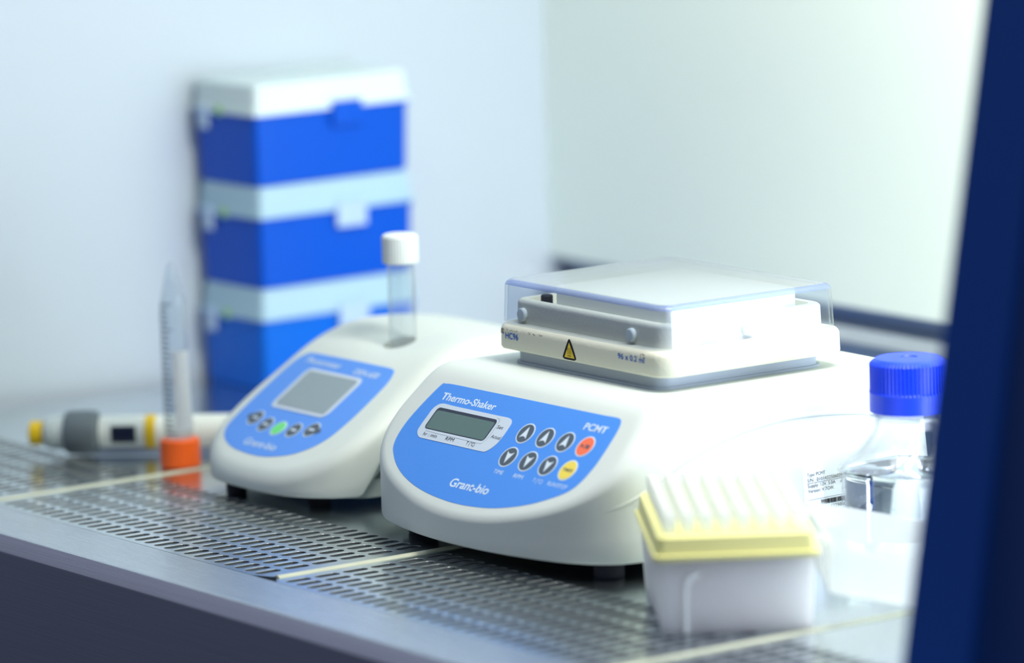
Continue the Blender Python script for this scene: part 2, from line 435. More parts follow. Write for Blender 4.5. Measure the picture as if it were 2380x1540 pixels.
def resample(pts, step):
    out = []; N = len(pts)
    L = [0]
    for i in range(N): L.append(L[-1] + (Vector(pts[(i + 1) % N]) - Vector(pts[i])).length)
    n = int(L[-1] / step); j = 0
    for k in range(n):
        d = L[-1] * k / n
        while L[j + 1] < d: j += 1
        t = (d - L[j]) / (L[j + 1] - L[j]); a = Vector(pts[j]); b = Vector(pts[(j + 1) % N]); out.append(tuple(a + (b - a) * t))
    return out
half = [(0, 91.3), (30, 93), (55, 97.3), (76, 103), (91, 110), (101, 118), (107, 128), (109.2, 142), (109, 175), (107.5, 215), (106, 255), (103, 300), (99, 325), (90, 343), (70, 350), (35, 352)]
pts = [(x, y) for x, y in half] + [(0, 352)] + [(-x, y) for x, y in reversed(half[1:])]
out1 = resample(smooth_closed(pts, 10), 3.2)
def H1(x, y):
    top = 87.0 - 0.00045 * max(0, y - 300) ** 2 * 4
    return smin(78 + (y - 145), top, 7)
def R1(x, y):
    t = min(max((y - 100) / 55, 0), 1); t = t * t * (3 - 2 * t)
    return 2.6 + 12 * t
def D1(x, y):
    t = min(max((y - 110) / 50, 0), 1); return 0.085 * t
root = empty('thermo_shaker', (306, 220, 0), 0, 'large white laboratory shaker with blue control panel and a clear-lidded block on top', 'laboratory shaker')
CX = 306
def shift(bm, dx, dy, dz=0):
    for v in bm.verts: v.co += Vector((dx, dy, dz))
    return bm
bm = shell(out1, H1, R1, D1, lambda x, y: 9.0, 0, lambda x, y: (0, min(max(y, 150), 300)))
shift(bm, 0, -220)
body = obj('housing', bm, BODY, root, auto=55)
me = body.data
bvh = BVHTree.FromPolygons([v.co / S + Vector((CX, 220, 0)) for v in me.vertices], [tuple(p_.vertices) for p_ in me.polygons])
def onside(y, z, d):           # point on the right flank of the housing
    hit = bvh.ray_cast(Vector((700, y, z)), Vector((-1, 0, 0)))
    q = hit[0] if hit[0] else Vector((410, y, z))
    return q + Vector((d, 0, 0))
def W1(p_): return (p_[0] - CX, p_[1] - 220, p_[2])
def fside(u, v, d): return W1(onside(u, v, d))
RT2 = sqrt(2)
def fpan(u, v, d): return (u - CX, 145 + v / RT2 - d / RT2 - 220, 78 + v / RT2 + d / RT2)
# rubber feet
for fx, fy in ((396, 128), (232, 125), (392, 325), (222, 325)):
    bm = bmesh.new(); lathe(bm, [(7.5, 0), (8, 1), (8, 8), (7, 9.6)], 28, fx - CX, fy - 220); obj('foot', bm, RUBBER, root)
# base plate under the housing (dark)
bm = bmesh.new(); rbox(bm, -92, 92, 118 - 220, 335 - 220, 6.5, 9.3, 12); obj('base_plate', bm, RUBBER, root)
# moulded arc on the flank
arc = [(96.6, 31), (118.4, 36.8), (134.9, 42.8), (151, 50.2), (168.3, 57.2), (196.4, 65.0), (224.7, 69.0), (253.1, 69.4), (287.7, 66), (318, 60)]
bm = bmesh.new(); prev = None
ap = []
for i in range(len(arc) - 1):
    for k in range(8):
        t = k / 8; p0, p1, p2, p3 = arc[max(i - 1, 0)], arc[i], arc[i + 1], arc[min(i + 2, len(arc) - 1)]
        ap.append(tuple(0.5 * ((2 * b) + (-a + c) * t + (2 * a - 5 * b + 4 * c - d) * t * t + (-a + 3 * b - 3 * c + d) * t ** 3) for a, b, c, d in zip(p0, p1, p2, p3)))
ap = [q for q in ap if q[0] > 112]
rings = []
for i, (y, z) in enumerate(ap):
    q = onside(y, z, 0); a = ap[max(i - 1, 0)]; b = ap[min(i + 1, len(ap) - 1)]
    t = Vector((0, b[0] - a[0], b[1] - a[1])).normalized(); n = Vector((1, 0, 0)); s_ = t.cross(n)
    r_ = 0.7 * min(1, (i + 1) / 10)
    rings.append([W1(q + s_ * r_ * 1.3 * cos(a_) + n * r_ * 0.7 * sin(a_)) for a_ in [2 * pi * k / 8 for k in range(8)]])
loft(bm, rings); obj('side_moulding', bm, BODY, root)
# blue membrane
pl = [(226, 77), (221.7, 67.8), (219.2, 59), (219.7, 52), (222.5, 47), (227.5, 43.6), (236, 39.6), (247.5, 36), (262, 33), (278, 31), (295, 29.9), (305.5, 29.7), (316, 29.9), (333, 31), (349, 33.4), (363, 36.6), (375, 40.6), (384, 44.6), (388.5, 49), (391, 56), (391.2, 62), (390.5, 69), (389.5, 74), (387.5, 77.4), (383.5, 78.6)]
pl = [(x, (z - 78) * RT2) for x, z in pl] + [(370, 0.7), (340, 0.6), (300, 0.5), (260, 0.4), (236, 0.3), (229, -0.2)]
pl = smooth_closed(pl, 4)
obj('control_panel', slab(pl, fpan, -0.3, 0.12), PANEL, root, smooth=False)
pan_obj = [o for o in root.children if o.name.startswith('control_panel')][0]
# display
disp = obj('display', slab(smooth_closed([(238, -12.6), (250, -12.6), (270, -12.6), (290, -12.6), (300.5, -12.7), (304.3, -15), (305, -19), (305, -25), (304, -30), (300, -34.7), (294, -35.4), (270, -35.4), (245, -35.4), (238, -35), (233.8, -32), (233, -28), (233, -22), (233.6, -16)], 4), fpan, 0.1, 0.3), FRAME, root, smooth=False)
disp['label'] = 'pale surround with dark liquid crystal window'
def rr(x0, x1, y0, y1, r): return rrect(x0, x1, y0, y1, r, 6)
obj('window_border', slab(rr(237.0, 292.6, -29.4, -15.1, 2.6), fpan, 0.28, 0.36), LCDRIM, disp, smooth=False)
obj('window', slab(rr(238.0, 291.8, -28.9, -17.0, 1.6), fpan, 0.3, 0.42), LCD, disp, smooth=False)
for t_, a in {'Set': (295.6, -20.2, 301.0, 2.1), 'Actual': (296.1, -26.4, 306.1 - 1.6, 2.1), 'hr : min': (240.3, -33.6, 252.8, 2.2), 'RPM': (261, -33.6, 268.5, 2.2), 'T (°C)': (279.9, -33.6, 287.8, 2.2)}.items():
    lettering(t_, fpan, a[0], a[1], a[2], a[3], TEXTD, disp, 0.4, 0.0)
for q in (((290.5, -14), (293.3, -14.6), (294.2, -16), (294.6, -22)), ((294.6, -22), (294.2, -28), (292, -31), (288, -31.2)), ((288, -31.2), (265, -31.0), (250, -30.9), (240, -30.6))):
    bm = bmesh.new(); loft(bm, [[fpan(u, v, d) for u, v, d in ((x - 0.06, y - 0.06, 0.3), (x + 0.06, y + 0.06, 0.3), (x + 0.06, y + 0.06, 0.35), (x - 0.06, y - 0.06, 0.35))] for x, y in q]); obj('fine_line', bm, BTN, disp, smooth=False)
lettering('Thermo-Shaker', fpan, 233.6, -10.0, 283.2, 4.5, TEXTW, root, 0.2, 0.022)
lettering('PCMT', fpan, 362.6, -9.8, 381.8, 4.2, TEXTW, root, 0.2, 0.022)
lettering('Grant-bio', fpan, 289.2, -59.3, 324.2, 5.2, TEXTW, root, 0.2, 0.022)
for t_, a, b in (('TIME', 316.9, 325.2), ('RPM', 334.7, 342.8), ('T (°C)', 351.9, 360.3), ('RUN/STOP', 364.9, 381.4)):
    lettering(t_, fpan, a, -46, b, 2.4, TEXTW, root, 0.2, 0.0)
def button(cx, cy, m_, kind, label=None):
    b = obj('button', slab(circle(cx, cy, 6.5), fpan, 0.1, 0.22), LIGHTP, root, smooth=False)
    if label: b['label'] = label
    obj('key_face', slab(circle(cx, cy, 5.75), fpan, 0.2, 0.34), m_, b, smooth=False)
    if kind in ('up', 'down'):
        s_ = 1 if kind == 'up' else -1
        a = [(0, 4.2), (3.0, -3.2), (1.6, -2.3), (0, -1.9), (-1.6, -2.3), (-3.0, -3.2)]
        a = [(cx + x, cy + s_ * y) for x, y in a]
        if s_ < 0: a.reverse()
        obj('arrow', slab(a, fpan, 0.3, 0.42), LIGHTP, b, smooth=False)
    elif kind == 'play':
        obj('play_mark', slab([(cx - 3.4, cy - 1.3), (cx - 1.2, cy), (cx - 3.4, cy + 1.3)], fpan, 0.3, 0.42), BTN, b, smooth=False)
        obj('slash_mark', slab([(cx - 0.9, cy - 1.5), (cx - 0.4, cy - 1.5), (cx + 0.6, cy + 1.5), (cx + 0.1, cy + 1.5)], fpan, 0.3, 0.42), BTN, b, smooth=False)
        obj('stop_mark', slab([(cx + 1.0, cy - 1.2), (cx + 3.4, cy - 1.2), (cx + 3.4, cy + 1.2), (cx + 1.0, cy + 1.2)], fpan, 0.3, 0.42), BTN, b, smooth=False)
    else: lettering('TIMER', fpan, cx - 4.4, cy - 0.9, cx + 4.4, 1.9, BTN, b, 0.4, 0.01)
for i in range(3): button(321.1 + 17.6 * i, -19.4, BTN, 'up')
button(373.8, -19.4, ORANGE, 'play', 'orange round key with play and stop marks')
for i in range(3): button(320.6 + 17.5 * i, -35.0, BTN, 'down')
button(373.2, -35.0, YELLOWB, 'timer', 'yellow round key')
# pedestal and block
T = lambda x: x - CX
bm = bmesh.new(); rbox(bm, T(240), T(373), -41, 72, 86.2, 88.2, 11); rbox(bm, T(241.5), T(371.5), -39.5, 70.5, 88, 97, 10); obj('pedestal', bm, COLLAR, root)
bm = bmesh.new()
rings = []
def rg(x0, x1, y0, y1, z, r): return [(T(x), y - 220, z) for x, y in rrect(x0, x1, y0, y1, r, 8)]
x0, x1, y0, y1 = 231.5, 384, 174.8, 297.5
rings = [rg(x0 + 2.5, x1 - 2.5, y0 + 2.5, y1 - 2.5, 94.6, 9), rg(x0 + 0.7, x1 - 0.7, y0 + 0.7, y1 - 0.7, 94.9, 10.5), rg(x0, x1, y0, y1, 96, 11), rg(x0 + 0.2, x1 - 0.2, y0 + 0.2, y1 - 0.2, 104.4, 11)]
for k in range(1, 7):
    a = pi / 2 * k / 6; i_ = 0.2 + 3.6 * (1 - cos(a)); rings.append(rg(x0 + i_, x1 - i_, y0 + i_, y1 - i_, 104.4 + 4.2 * sin(a), 11 - i_ * 0.8))
loft(bm, rings)
block = obj('block_flange', bm, IVORY, root, auto=60)
bm = bmesh.new()
rings = [rg(238, 376, 182, 291, 108.0, 10), rg(238.3, 375.7, 182.3, 290.7, 118.6, 10)]
for k in range(1, 6):
    a = pi / 2 * k / 5; i_ = 0.3 + 2.6 * (1 - cos(a)); rings.append(rg(238 + i_, 376 - i_, 182 + i_, 291 - i_, 118.6 + 2.6 * sin(a), 10 - i_))
rings += [rg(244, 370, 188, 285, 121.0, 6), rg(245, 369, 189, 284, 117, 5)]
loft(bm, rings)
obj('block_rim', bm, IVORYD, root, auto=60)
bm = bmesh.new(); rbox(bm, T(262), T(364), -26, 60, 117.2, 129.2, 4, 0.8)
hb = obj('heating_block', bm, ALU, root)
bm = bmesh.new(); lathe(bm, [(3.3, 117.2), (3.3, 122.0), (2.8, 122.7)], 24, T(251.5), 197 - 220); obj('block_screw', bm, RUBBER, root)
def pin(x, y, z, ax):
    bm = bmesh.new(); pr = [(3.6, -1), (3.6, 1.6), (3.1, 2.2), (1.5, 2.5)]
    rings = []
    for r, t in pr:
        if ax == 'y': rings.append([(T(x) + r * cos(a), y - 220 - t, z + r * sin(a)) for a in [2 * pi * i / 24 for i in range(24)]])
        else: rings.append([(T(x) + t, y - 220 + r * cos(a), z + r * sin(a)) for a in [2 * pi * i / 24 for i in range(24)]])
    loft(bm, rings); obj('locating_pin', bm, CAPW, root)
pin(250.6, 182, 113.6, 'y'); pin(348.3, 182, 113.6, 'y'); pin(376, 236, 113.6, 'x')
# clear lid: hollow, rounded top edge
bm = bmesh.new()
def lidrings(x0, x1, y0, y1, z0, z1, r, rt, sgn=1):
    rs = [rg(x0, x1, y0, y1, z0, r)]
    d = 0.9
    for k in range(0, 7):
        a = pi / 2 * k / 6; i_ = d + rt * (1 - cos(a)); rs.append(rg(x0 + i_, x1 - i_, y0 + i_, y1 - i_, z1 - rt + rt * sin(a), max(r - i_ * 0.7, 1)))
    return rs
o_ = lidrings(233.2, 381.2, 177.0, 294.8, 109.2, 131.9, 9, 3.6)
i_ = lidrings(234.8, 379.6, 178.6, 293.2, 109.2, 130.2, 7.6, 2.8)
bm = bmesh.new()
allr = list(reversed(i_)) + o_
vs = loft(bm, allr[:], True, True)
lid = obj('clear_lid', bm, LID, root, auto=60)
lid.data.materials.append(LIDT); lid.data.materials.append(LIDE)
for p_ in lid.data.polygons:
    if len(p_.vertices) > 4 and p_.center.z > 0.1312: p_.material_index = 1
    elif 0.1283 < p_.center.z and p_.normal.z > 0.15: p_.material_index = 2
# print and sign on the flange
def ffl(u, v, d): return (T(u), 174.9 - d - 220, v)
lettering('HC96', ffl, 243.2, 100.7, 255.0, 3.4, TEXTB, root, 0.1, 0.02)
lettering('96 x 0.2 ml', ffl, 344.6, 101.6, 367.6, 3.0, TEXTB, root, 0.1, 0.015)
sign = obj('hot_surface_sign', slab(smooth_closed([(296.0, 96.4), (295.8, 97.6), (300.6, 106.0), (301.7, 106.5), (302.7, 106.0), (307.3, 97.6), (307.2, 96.4), (305.8, 95.8), (301.5, 95.7), (297.2, 95.8)], 5), ffl, 0.0, 0.12), BLACK, root, smooth=False)
obj('sign_face', slab([(297.1, 96.8), (306.1, 96.8), (301.6, 105.0)], ffl, 0.1, 0.16), SIGNY, sign, smooth=False)
for k in range(3):
    bm = bmesh.new(); xx = 300.2 + 1.3 * k
    rings = [[ffl(xx + 0.35 * sin(t * 2 * pi) - 0.17, 98.6 + 3.6 * t, 0.15), ffl(xx + 0.35 * sin(t * 2 * pi) + 0.17, 98.6 + 3.6 * t, 0.15), ffl(xx + 0.35 * sin(t * 2 * pi) + 0.17, 98.6 + 3.6 * t, 0.2), ffl(xx + 0.35 * sin(t * 2 * pi) - 0.17, 98.6 + 3.6 * t, 0.2)] for t in [i / 10 for i in range(11)]]
    loft(bm, rings); obj('heat_wave', bm, BLACK, sign, smooth=False)
obj('heat_bar', slab([(299.9, 97.7), (303.2, 97.7), (303.2, 98.0), (299.9, 98.0)], ffl, 0.15, 0.2), BLACK, sign, smooth=False)
bm = bmesh.new()
spots = [(random.uniform(237, 242), random.uniform(102.8, 105.6), random.uniform(0.15, 0.5)) for _ in range(34)] + [(random.uniform(240, 277), 105.4 + random.uniform(-0.35, 0.45), random.uniform(0.1, 0.38)) for _ in range(46)] + \
        [(random.uniform(363.5, 368.5), random.uniform(103.0, 106.2), random.uniform(0.15, 0.45)) for _ in range(26)]
for u, v, r in spots:
    q = [ffl(u + r * (0.6 + 0.6 * random.random()) * cos(a), v + 0.7 * r * (0.6 + 0.6 * random.random()) * sin(a), 0) for a in [2 * pi * i / 7 for i in range(7)]]
    cdy = 11 - sqrt(max(0, 121 - max(0, 242.5 - u) ** 2))
    q = [(a, b + cdy, c) for a, b, c in q]
    ins = 0 if v < 104.4 else 3.6 * (1 - sqrt(max(0, 1 - ((v - 104.4) / 4.2) ** 2)))
    loft(bm, [[(a, b + ins + 0.2 - 0.02, c) for a, b, c in q], [(a, b + ins + 0.2 - 0.14, c) for a, b, c in q]])
tag(obj('scorch_marks', bm, STAIN, root, smooth=False), kind='stuff')
# rating label on the right flank
lab = obj('rating_label', None or (lambda: (lambda bm: bm)(slab(rrect(243.8, 304, 7.8 + 3, 43.2, 2.2, 5), lambda u, v, d: fside(u, v, d), 0.05, 0.22)))(), LABELW, root, smooth=False)
for t_, v, u1, h in (('Type: PCMT', 37.9, 259.4, 1.75), ('S/N : 0101432506029108', 35.0, 275.5, 1.75), ('Supply: 12V, 5.0A', 32.1, 266.0, 1.75), ('Version: V.7GW.', 29.4, 264.9, 1.75)):
    lettering(t_, fside, 246.8, v, u1, h, BLACK, lab, 0.3, 0.0)
lettering('0101432506029', fside, 255.0, 19.9, 275.5, 1.7, BLACK, lab, 0.3, 0.0)
lettering('Grant', fside, 266.5, 16.4, 276, 1.9, BLACK, lab, 0.3, 0.0)
lettering('=', fside, 269.4, 31.6, 270.8, 1.9, BLACK, lab, 0.3, 0.0)
for v, a, b in ((34.2, 246.6, 300), (25.6, 247.0, 300), (18.8, 264, 300)):
    obj('rule_line', slab([(a, v), (b, v), (b, v + 0.18), (a, v + 0.18)], fside, 0.2, 0.3), BLACK, lab, smooth=False)
bm = bmesh.new(); u = 255.2
while u < 280:
    wd = random.choice((0.14, 0.14, 0.28, 0.42))
    loft(bm, [[fside(a, b, d) for a, b in ((u, 22.4), (u + wd, 22.4), (u + wd, 24.9), (u, 24.9))] for d in (0.2, 0.3)])
    u += wd + random.choice((0.14, 0.2, 0.3))
obj('barcode', bm, BLACK, lab, smooth=False)

# ------------------------------------------------------------------ photometer
PCX = 93
half = [(0, 98.8), (26, 100.2), (42, 104.8), (54, 112.0), (63, 121.5), (68.5, 134), (70.5, 152), (70.5, 190), (69, 240), (66, 275), (58, 292), (40, 299), (20, 300.5)]
pts = [(x, y) for x, y in half] + [(0, 301)] + [(-x, y) for x, y in reversed(half[1:])]
out2 = resample(smooth_closed(pts, 10), 2.6)
def H2(x, y):
    top = 84.5 - 0.0022 * max(0, y - 225) ** 2
    h = smin(20.6 + 0.656 * (y - 103.6), top, 16)
    return h - 4.5 * exp(-((x - 4) ** 2 / (2 * 20 ** 2) + (y - 207) ** 2 / (2 * 13 ** 2)))
def R2(x, y):
    t = min(max((y - 100) / 90, 0), 1); t = t * t * (3 - 2 * t)
    return 6.2 + 9 * t
def ZB2(x, y):
    return 8 + min(max((y - 133) / 16, 0), 1) * 24
ph = empty('photometer', (PCX, 200, 0), 0, 'smaller white laboratory photometer with a square grey screen, a capped tube standing in its top', 'laboratory photometer')
bm = shell(out2, H2, R2, lambda x, y: 0.05 * min(max((y - 120) / 40, 0), 1), ZB2, 0, lambda x, y: (0, min(max(y, 150), 262)))
shift(bm, 0, -200)
hs = obj('housing', bm, BODY2, ph, auto=60)
cb = bmesh.new(); lathe(cb, [(9.4, 58), (9.4, 100)], 40, 2.6, 5.6)
cut = obj('cutter', cb, BODY2, None)
cut.location = ph.location
md = hs.modifiers.new('hole', 'BOOLEAN'); md.operation = 'DIFFERENCE'; md.object = cut; md.solver = 'EXACT'
dg = bpy.context.evaluated_depsgraph_get(); dg.update()
nm = bpy.data.meshes.new_from_object(hs.evaluated_get(dg)); hs.modifiers.clear(); hs.data = nm
bpy.data.objects.remove(cut)
for p_ in nm.polygons: p_.use_smooth = True
nm.set_sharp_from_angle(angle=radians(60))
bm = bmesh.new(); rbox(bm, -62, 62, 132 - 200, 286 - 200, 5.5, 15, 14); obj('base_plate', bm, mat('grey_base_plastic', rgb(150, 160, 158), 0.5), ph)
for fx, fy in ((126, 128), (66, 112), (130, 270), (56, 270)):
    bm = bmesh.new(); lathe(bm, [(5.5, 0), (6, 1), (6, 5.6)], 24, fx - PCX, fy - 200); obj('foot', bm, RUBBER, ph)
A2 = math.atan(0.656)
def fph(u, v, d):   # u = X, v = world Y on the sloping face
    return (u - PCX, v - 200 - d * sin(A2), 20.6 + 0.656 * (v - 103.6) + d * cos(A2))
pp = [(47, 178), (42.5, 176), (39, 171), (37.8, 160), (37.6, 148), (38.3, 134), (40.4, 123.5), (46, 117.6), (55, 113.6), (66, 111.2), (80, 110.1), (88, 110), (98, 110.5), (110, 112.8), (121, 116.6), (130, 123), (135.3, 131), (137.2, 143), (137.2, 155), (136, 168), (133, 175), (128, 178.3)]
pp = smooth_closed(pp + [(110, 178.6), (87, 178.6), (65, 178.4)], 5)
obj('control_panel', slab(pp, fph, -0.3, 0.2), PANEL2, ph, smooth=False)
sf = obj('screen', slab(rr(58.4, 114.6, 140.4, 168.6, 4.5), fph, 0.15, 0.5), FRAME, ph, smooth=False); sf['label'] = 'square grey screen in a pale frame'
obj('screen_glass', slab(rr(61.8, 111.4, 142.6, 166.6, 2.2), fph, 0.4, 0.7), LCD2, sf, smooth=False)
for cx_, cy_, m_, sx_ in ((57.6, 131.8, BTN, 1), (71.9, 129.2, BTN, 1), (86.0, 128.6, GREENB, 1), (100.2, 129.6, BTN, 1), (114.6, 132.2, BTN, 1)):
    b = obj('button', slab([(cx_ + 5.6 * cos(a), cy_ + 4.9 * sin(a)) for a in [2 * pi * i / 32 for i in range(32)]], fph, 0.15, 0.35), LIGHTP, ph, smooth=False)
    obj('key_face', slab([(cx_ + 4.9 * cos(a), cy_ + 4.2 * sin(a)) for a in [2 * pi * i / 32 for i in range(32)]], fph, 0.3, 0.5), m_, b, smooth=False)
    if m_ is GREENB: b['label'] = 'green round key'
    obj('key_print', slab([(cx_ - 2.6, cy_ - 0.6), (cx_ + 2.6, cy_ - 0.6), (cx_ + 2.6, cy_ + 0.6), (cx_ - 2.6, cy_ + 0.6)], fph, 0.45, 0.6), LIGHTP if m_ is BTN else MATS['green_button'], b, smooth=False)
for cx_, s_ in ((51.2, -1), (121.0, 1)):
    obj('arrow_mark', slab([(cx_ - 1.5 * s_, 132.2 - 2.6), (cx_ + 2.6 * s_, 132.2), (cx_ - 1.5 * s_, 132.2 + 2.6)][::s_], fph, 0.15, 0.4), BTN, ph, smooth=False)
lettering('Photometer', fph, 49.6, 171.6, 83.7, 3.4, TEXTW, ph, 0.35, 0.015)
lettering('DEN-600', fph, 99.4, 170.5, 123.2, 3.4, TEXTW, ph, 0.35, 0.015)
lettering('Grant-bio', fph, 69.0, 115.0, 101.2, 4.2, TEXTW, ph, 0.35, 0.012)
# sample tube
tb = empty('sample_tube', (97.5, 206.5, 58.6), 0, 'slim clear tube with a white screw cap standing in the top of the photometer', 'tube')
bm = bmesh.new(); lathe(bm, [(0.5, 0.0), (5, 0.8), (7.4, 3), (7.8, 6), (7.8, 66), (7.0, 66), (7.0, 6), (4.5, 2), (0.5, 1.4)], 40); obj('tube_wall', bm, TUBE, tb)
bm = bmesh.new(); N = 72
rings = []
for r, z in ((9.4, 64.6), (10.0, 65.2), (10.0, 79.6), (9.3, 80.8), (8.0, 81.2)):
    rings.append([((r + (0.22 if i % 2 and 65 < z < 80 else 0)) * cos(2 * pi * i / N), (r + (0.22 if i % 2 and 65 < z < 80 else 0)) * sin(2 * pi * i / N), z) for i in range(N)])
loft(bm, rings); obj('screw_cap', bm, CAPW, tb, auto=20)

# ------------------------------------------------------------------ conical tube, upside down on its cap
ct = empty('conical_tube', (-26.7, 132.6, 0.0), 0, 'graduated conical tube standing upside down on its orange cap beside the pipette', 'tube')
ct.rotation_euler = (0.0, radians(-1.2), 0)
bm = bmesh.new(); N = 64; rings = []
for r, z in ((10.2, 0.1), (11.3, 0.9), (11.3, 15.6), (10.6, 16.6), (8.8, 16.7)):
    rings.append([((r + (0.25 if i % 2 and 0.5 < z < 16 else 0)) * cos(2 * pi * i / N), (r + (0.25 if i % 2 and 0.5 < z < 16 else 0)) * sin(2 * pi * i / N), z) for i in range(N)])
loft(bm, rings); obj('screw_cap', bm, CAPO, ct, auto=20)
bm = bmesh.new(); lathe(bm, [(7.4, 14), (8.3, 16.6), (7.5, 96), (2.6, 116), (1.6, 118.4), (0.4, 119), (0.4, 117.6), (1.4, 116.5), (6.5, 95.5), (7.0, 17)], 40); obj('tube_wall', bm, TUBE2, ct)
def fct(r, a, z): return (r * cos(a), r * sin(a), z)
vd = math.atan2(-0.57, 0.81)
bm = bmesh.new()
rings = [[fct(r_, a, z) for z in (24, 72)] for r_ in (8.5,) for a in ()]
for k in range(10):
    a = vd + radians(-8 + 9 * k)
    rings.append([fct(8.36 - 0.008 * 4, a, 22), fct(7.95, a, 68), fct(8.1, a, 68), fct(8.5, a, 22)])
loft(bm, rings); obj('writing_patch', bm, mat('white_writing_patch', rgb(196, 204, 212), 0.5), ct)
for z in range(20, 96, 3):
    bm = bmesh.new(); lo = 62 if z % 5 else 76
    loft(bm, [[fct(8.32 - (z - 17) * 0.01, a, z), fct(8.42 - (z - 17) * 0.01, a, z), fct(8.42 - (z - 17) * 0.01, a, z + 0.8), fct(8.32 - (z - 17) * 0.01, a, z + 0.8)] for a in [vd - radians(80 - lo * k / 5) for k in range(6)]])
    obj('graduation_mark', bm, BTN, ct, smooth=False)
bm = bmesh.new(); loft(bm, [[fct(8.3, a, 22), fct(8.42, a, 22), fct(7.85, a, 92), fct(7.75, a, 92)] for a in (vd + radians(-84), vd + radians(-80))]); obj('scale_line', bm, BTN, ct, smooth=False)

# ------------------------------------------------------------------ pipette lying on the trays
ang = math.atan2(52.7, 40.0)
pt_ = empty('pipette', (-113.5, 91, 13.6), math.atan2(49, 41), 'white pipette with grey collar, yellow ring and yellow push button lying behind the conical tube', 'pipette')
def ppart(name, prof, m_, par=pt_, sy=1.0, dz=0, dy=0, label=None):
    bm = lathe_axis(prof)
    for v in bm.verts: v.co.y = v.co.y * sy + dy; v.co.z += dz
    o = obj(name, bm, m_, par)
    if label: o['label'] = label
    return o
ppart('push_button', [(6.0, -7), (7.2, -6.2), (7.2, 0), (5.6, 1.2)], PIPY)
ppart('plunger_sleeve', [(5.4, 1), (7.5, 1.6), (8.8, 3), (8.8, 5), (9.8, 5.6), (9.8, 8), (9.4, 8.5), (9.9, 9), (9.9, 11), (9.6, 11.5), (10.2, 12), (10.4, 16)], PIPL)
ppart('collar', [(10.3, 14), (12.2, 15), (12.9, 17), (13.2, 27), (12.6, 32.5), (10.0, 35)], PIPG, label='dark grey rounded collar')
bd = ppart('handle', [(9.2, 34), (9.6, 37), (9.6, 76), (9.8, 110), (9.6, 140), (8.4, 168), (5, 180)], PIPW)
ppart('yellow_ring', [(9.55, 62), (10.0, 62.4), (10.0, 68), (9.55, 68.4)], PIPY)
nv = Vector((0.0, -1.0, 0.0))
bm = bmesh.new()
rings = []
for k in range(7):
    a = radians(-30 + 10 * k) + pi
    rings.append([(u, r * cos(a), r * sin(a) + 0) for u, r in ((42.4, 9.4), (57, 9.4), (57, 10.0), (42.4, 10.0))])
loft(bm, rings)
obj('counter_window', bm, PIPD, bd, smooth=False)
ppart('ejector_bar', [(1.5, 30), (2.9, 31), (2.9, 112), (1.5, 116)], PIPE, dz=-10.4, dy=-1.5)

# ------------------------------------------------------------------ stacked tip boxes
def tipbox(z0, col, lidm, label, dx=0, dy=0, lat=None):
    lat = lat or LATCH
    r0 = empty('tip_box', (-204 + dx, 304.5 + dy, z0), radians(2.2), label, 'box', 'blue storage boxes stacked against the left wall')
    bm = bmesh.new()
    rings = [[(x, y, z) for x, y in rrect(-68.5 + i, 0 - i, 0 + i, 119 - i, 4, 5)] for z, i in ((0.05, 2.6), (1.2, 1.6), (41.5, 0.6), (41.6, -0.2), (44.5, -0.2))]
    loft(bm, rings); obj('box_body', bm, col, r0)
    bm = bmesh.new()
    rings = [[(x, y, z) for x, y in rrect(-68.5 + i, 0 - i, 0 + i, 119 - i, 4, 5)] for z, i in ((44.6, -1.0), (48, -1.0), (48.2, 0.2), (62.6, 1.4), (63.9, 2.6))]
    loft(bm, rings); ld = obj('box_lid', bm, lidm, r0)
    bm = bmesh.new(); rbox(bm, 0.6, 3.4, 57, 80, 34, 49, 1.0, 0.8); obj('latch', bm, lat, r0)
    bm = bmesh.new(); rbox(bm, -60, -50, -3.0, -0.4, 34, 48, 1.0, 0.8); obj('hinge_tab', bm, LATCH, r0)
    bm = bmesh.new(); loft(bm, [[(-38 + 4 * cos(a), y, 46 + 3.2 * sin(a)) for a in [2 * pi * i / 20 for i in range(20)]] for y in (-1.0, -1.5)]); obj('dot_sticker', bm, STICK, r0)
    return r0
tipbox(0, BOXC, BOXL, 'sea blue storage box with frosted lid at the bottom of the stack')
tipbox(64.1, BOXB, BOXL, 'deep blue storage box with frosted lid and pale latch in the middle of the stack', 0.5, 0.3)
tipbox(128.2, BOXB, BOXLT, 'deep blue storage box with whitest lid on top of the stack', -0.4, 0.2, BOXB)

# ------------------------------------------------------------------ bottle
bt = empty('media_bottle', (460, 275, 0), radians(8), 'clear square bottle of water with a ribbed blue screw cap beside the shaker', 'bottle')
def sq(h_, z, e):
    out = []
    for i in range(64):
        a = 2 * pi * i / 64; c, s_ = cos(a), sin(a)
        k = (abs(c) ** e + abs(s_) ** e) ** (-1 / e); out.append((h_ * k * c, h_ * k * s_, z))
    return out
prof_b = [(22, 0.1, 3.5), (26, 0.6, 5), (28.6, 3, 5), (29, 8, 5), (28.6, 40, 5), (29.2, 43.5, 4.5), (31.6, 46.4, 4), (31.4, 48.0, 3.6), (28.6, 51, 3), (24, 57, 2.5), (19.6, 64, 2.1), (17.6, 68, 2), (17.4, 74.0, 2)]
bm = bmesh.new(); loft(bm, [sq(h_, z, e) for h_, z, e in prof_b], True, False)
inner = [(16.2, 74.0, 2), (16.2, 70, 2), (16.6, 67.6, 2), (18.4, 63.6, 2.1), (22.8, 56.6, 2.5), (27.4, 50.4, 3), (30.0, 47.6, 3.6), (30.0, 46.6, 4), (28, 43.8, 4.5), (27.4, 40, 5), (27.6, 8, 5), (27.2, 3.6, 5), (20, 1.8, 3.5)]
bm.free(); bm = bmesh.new(); loft(bm, [sq(h_, z, e) for h_, z, e in prof_b + inner], True, True)
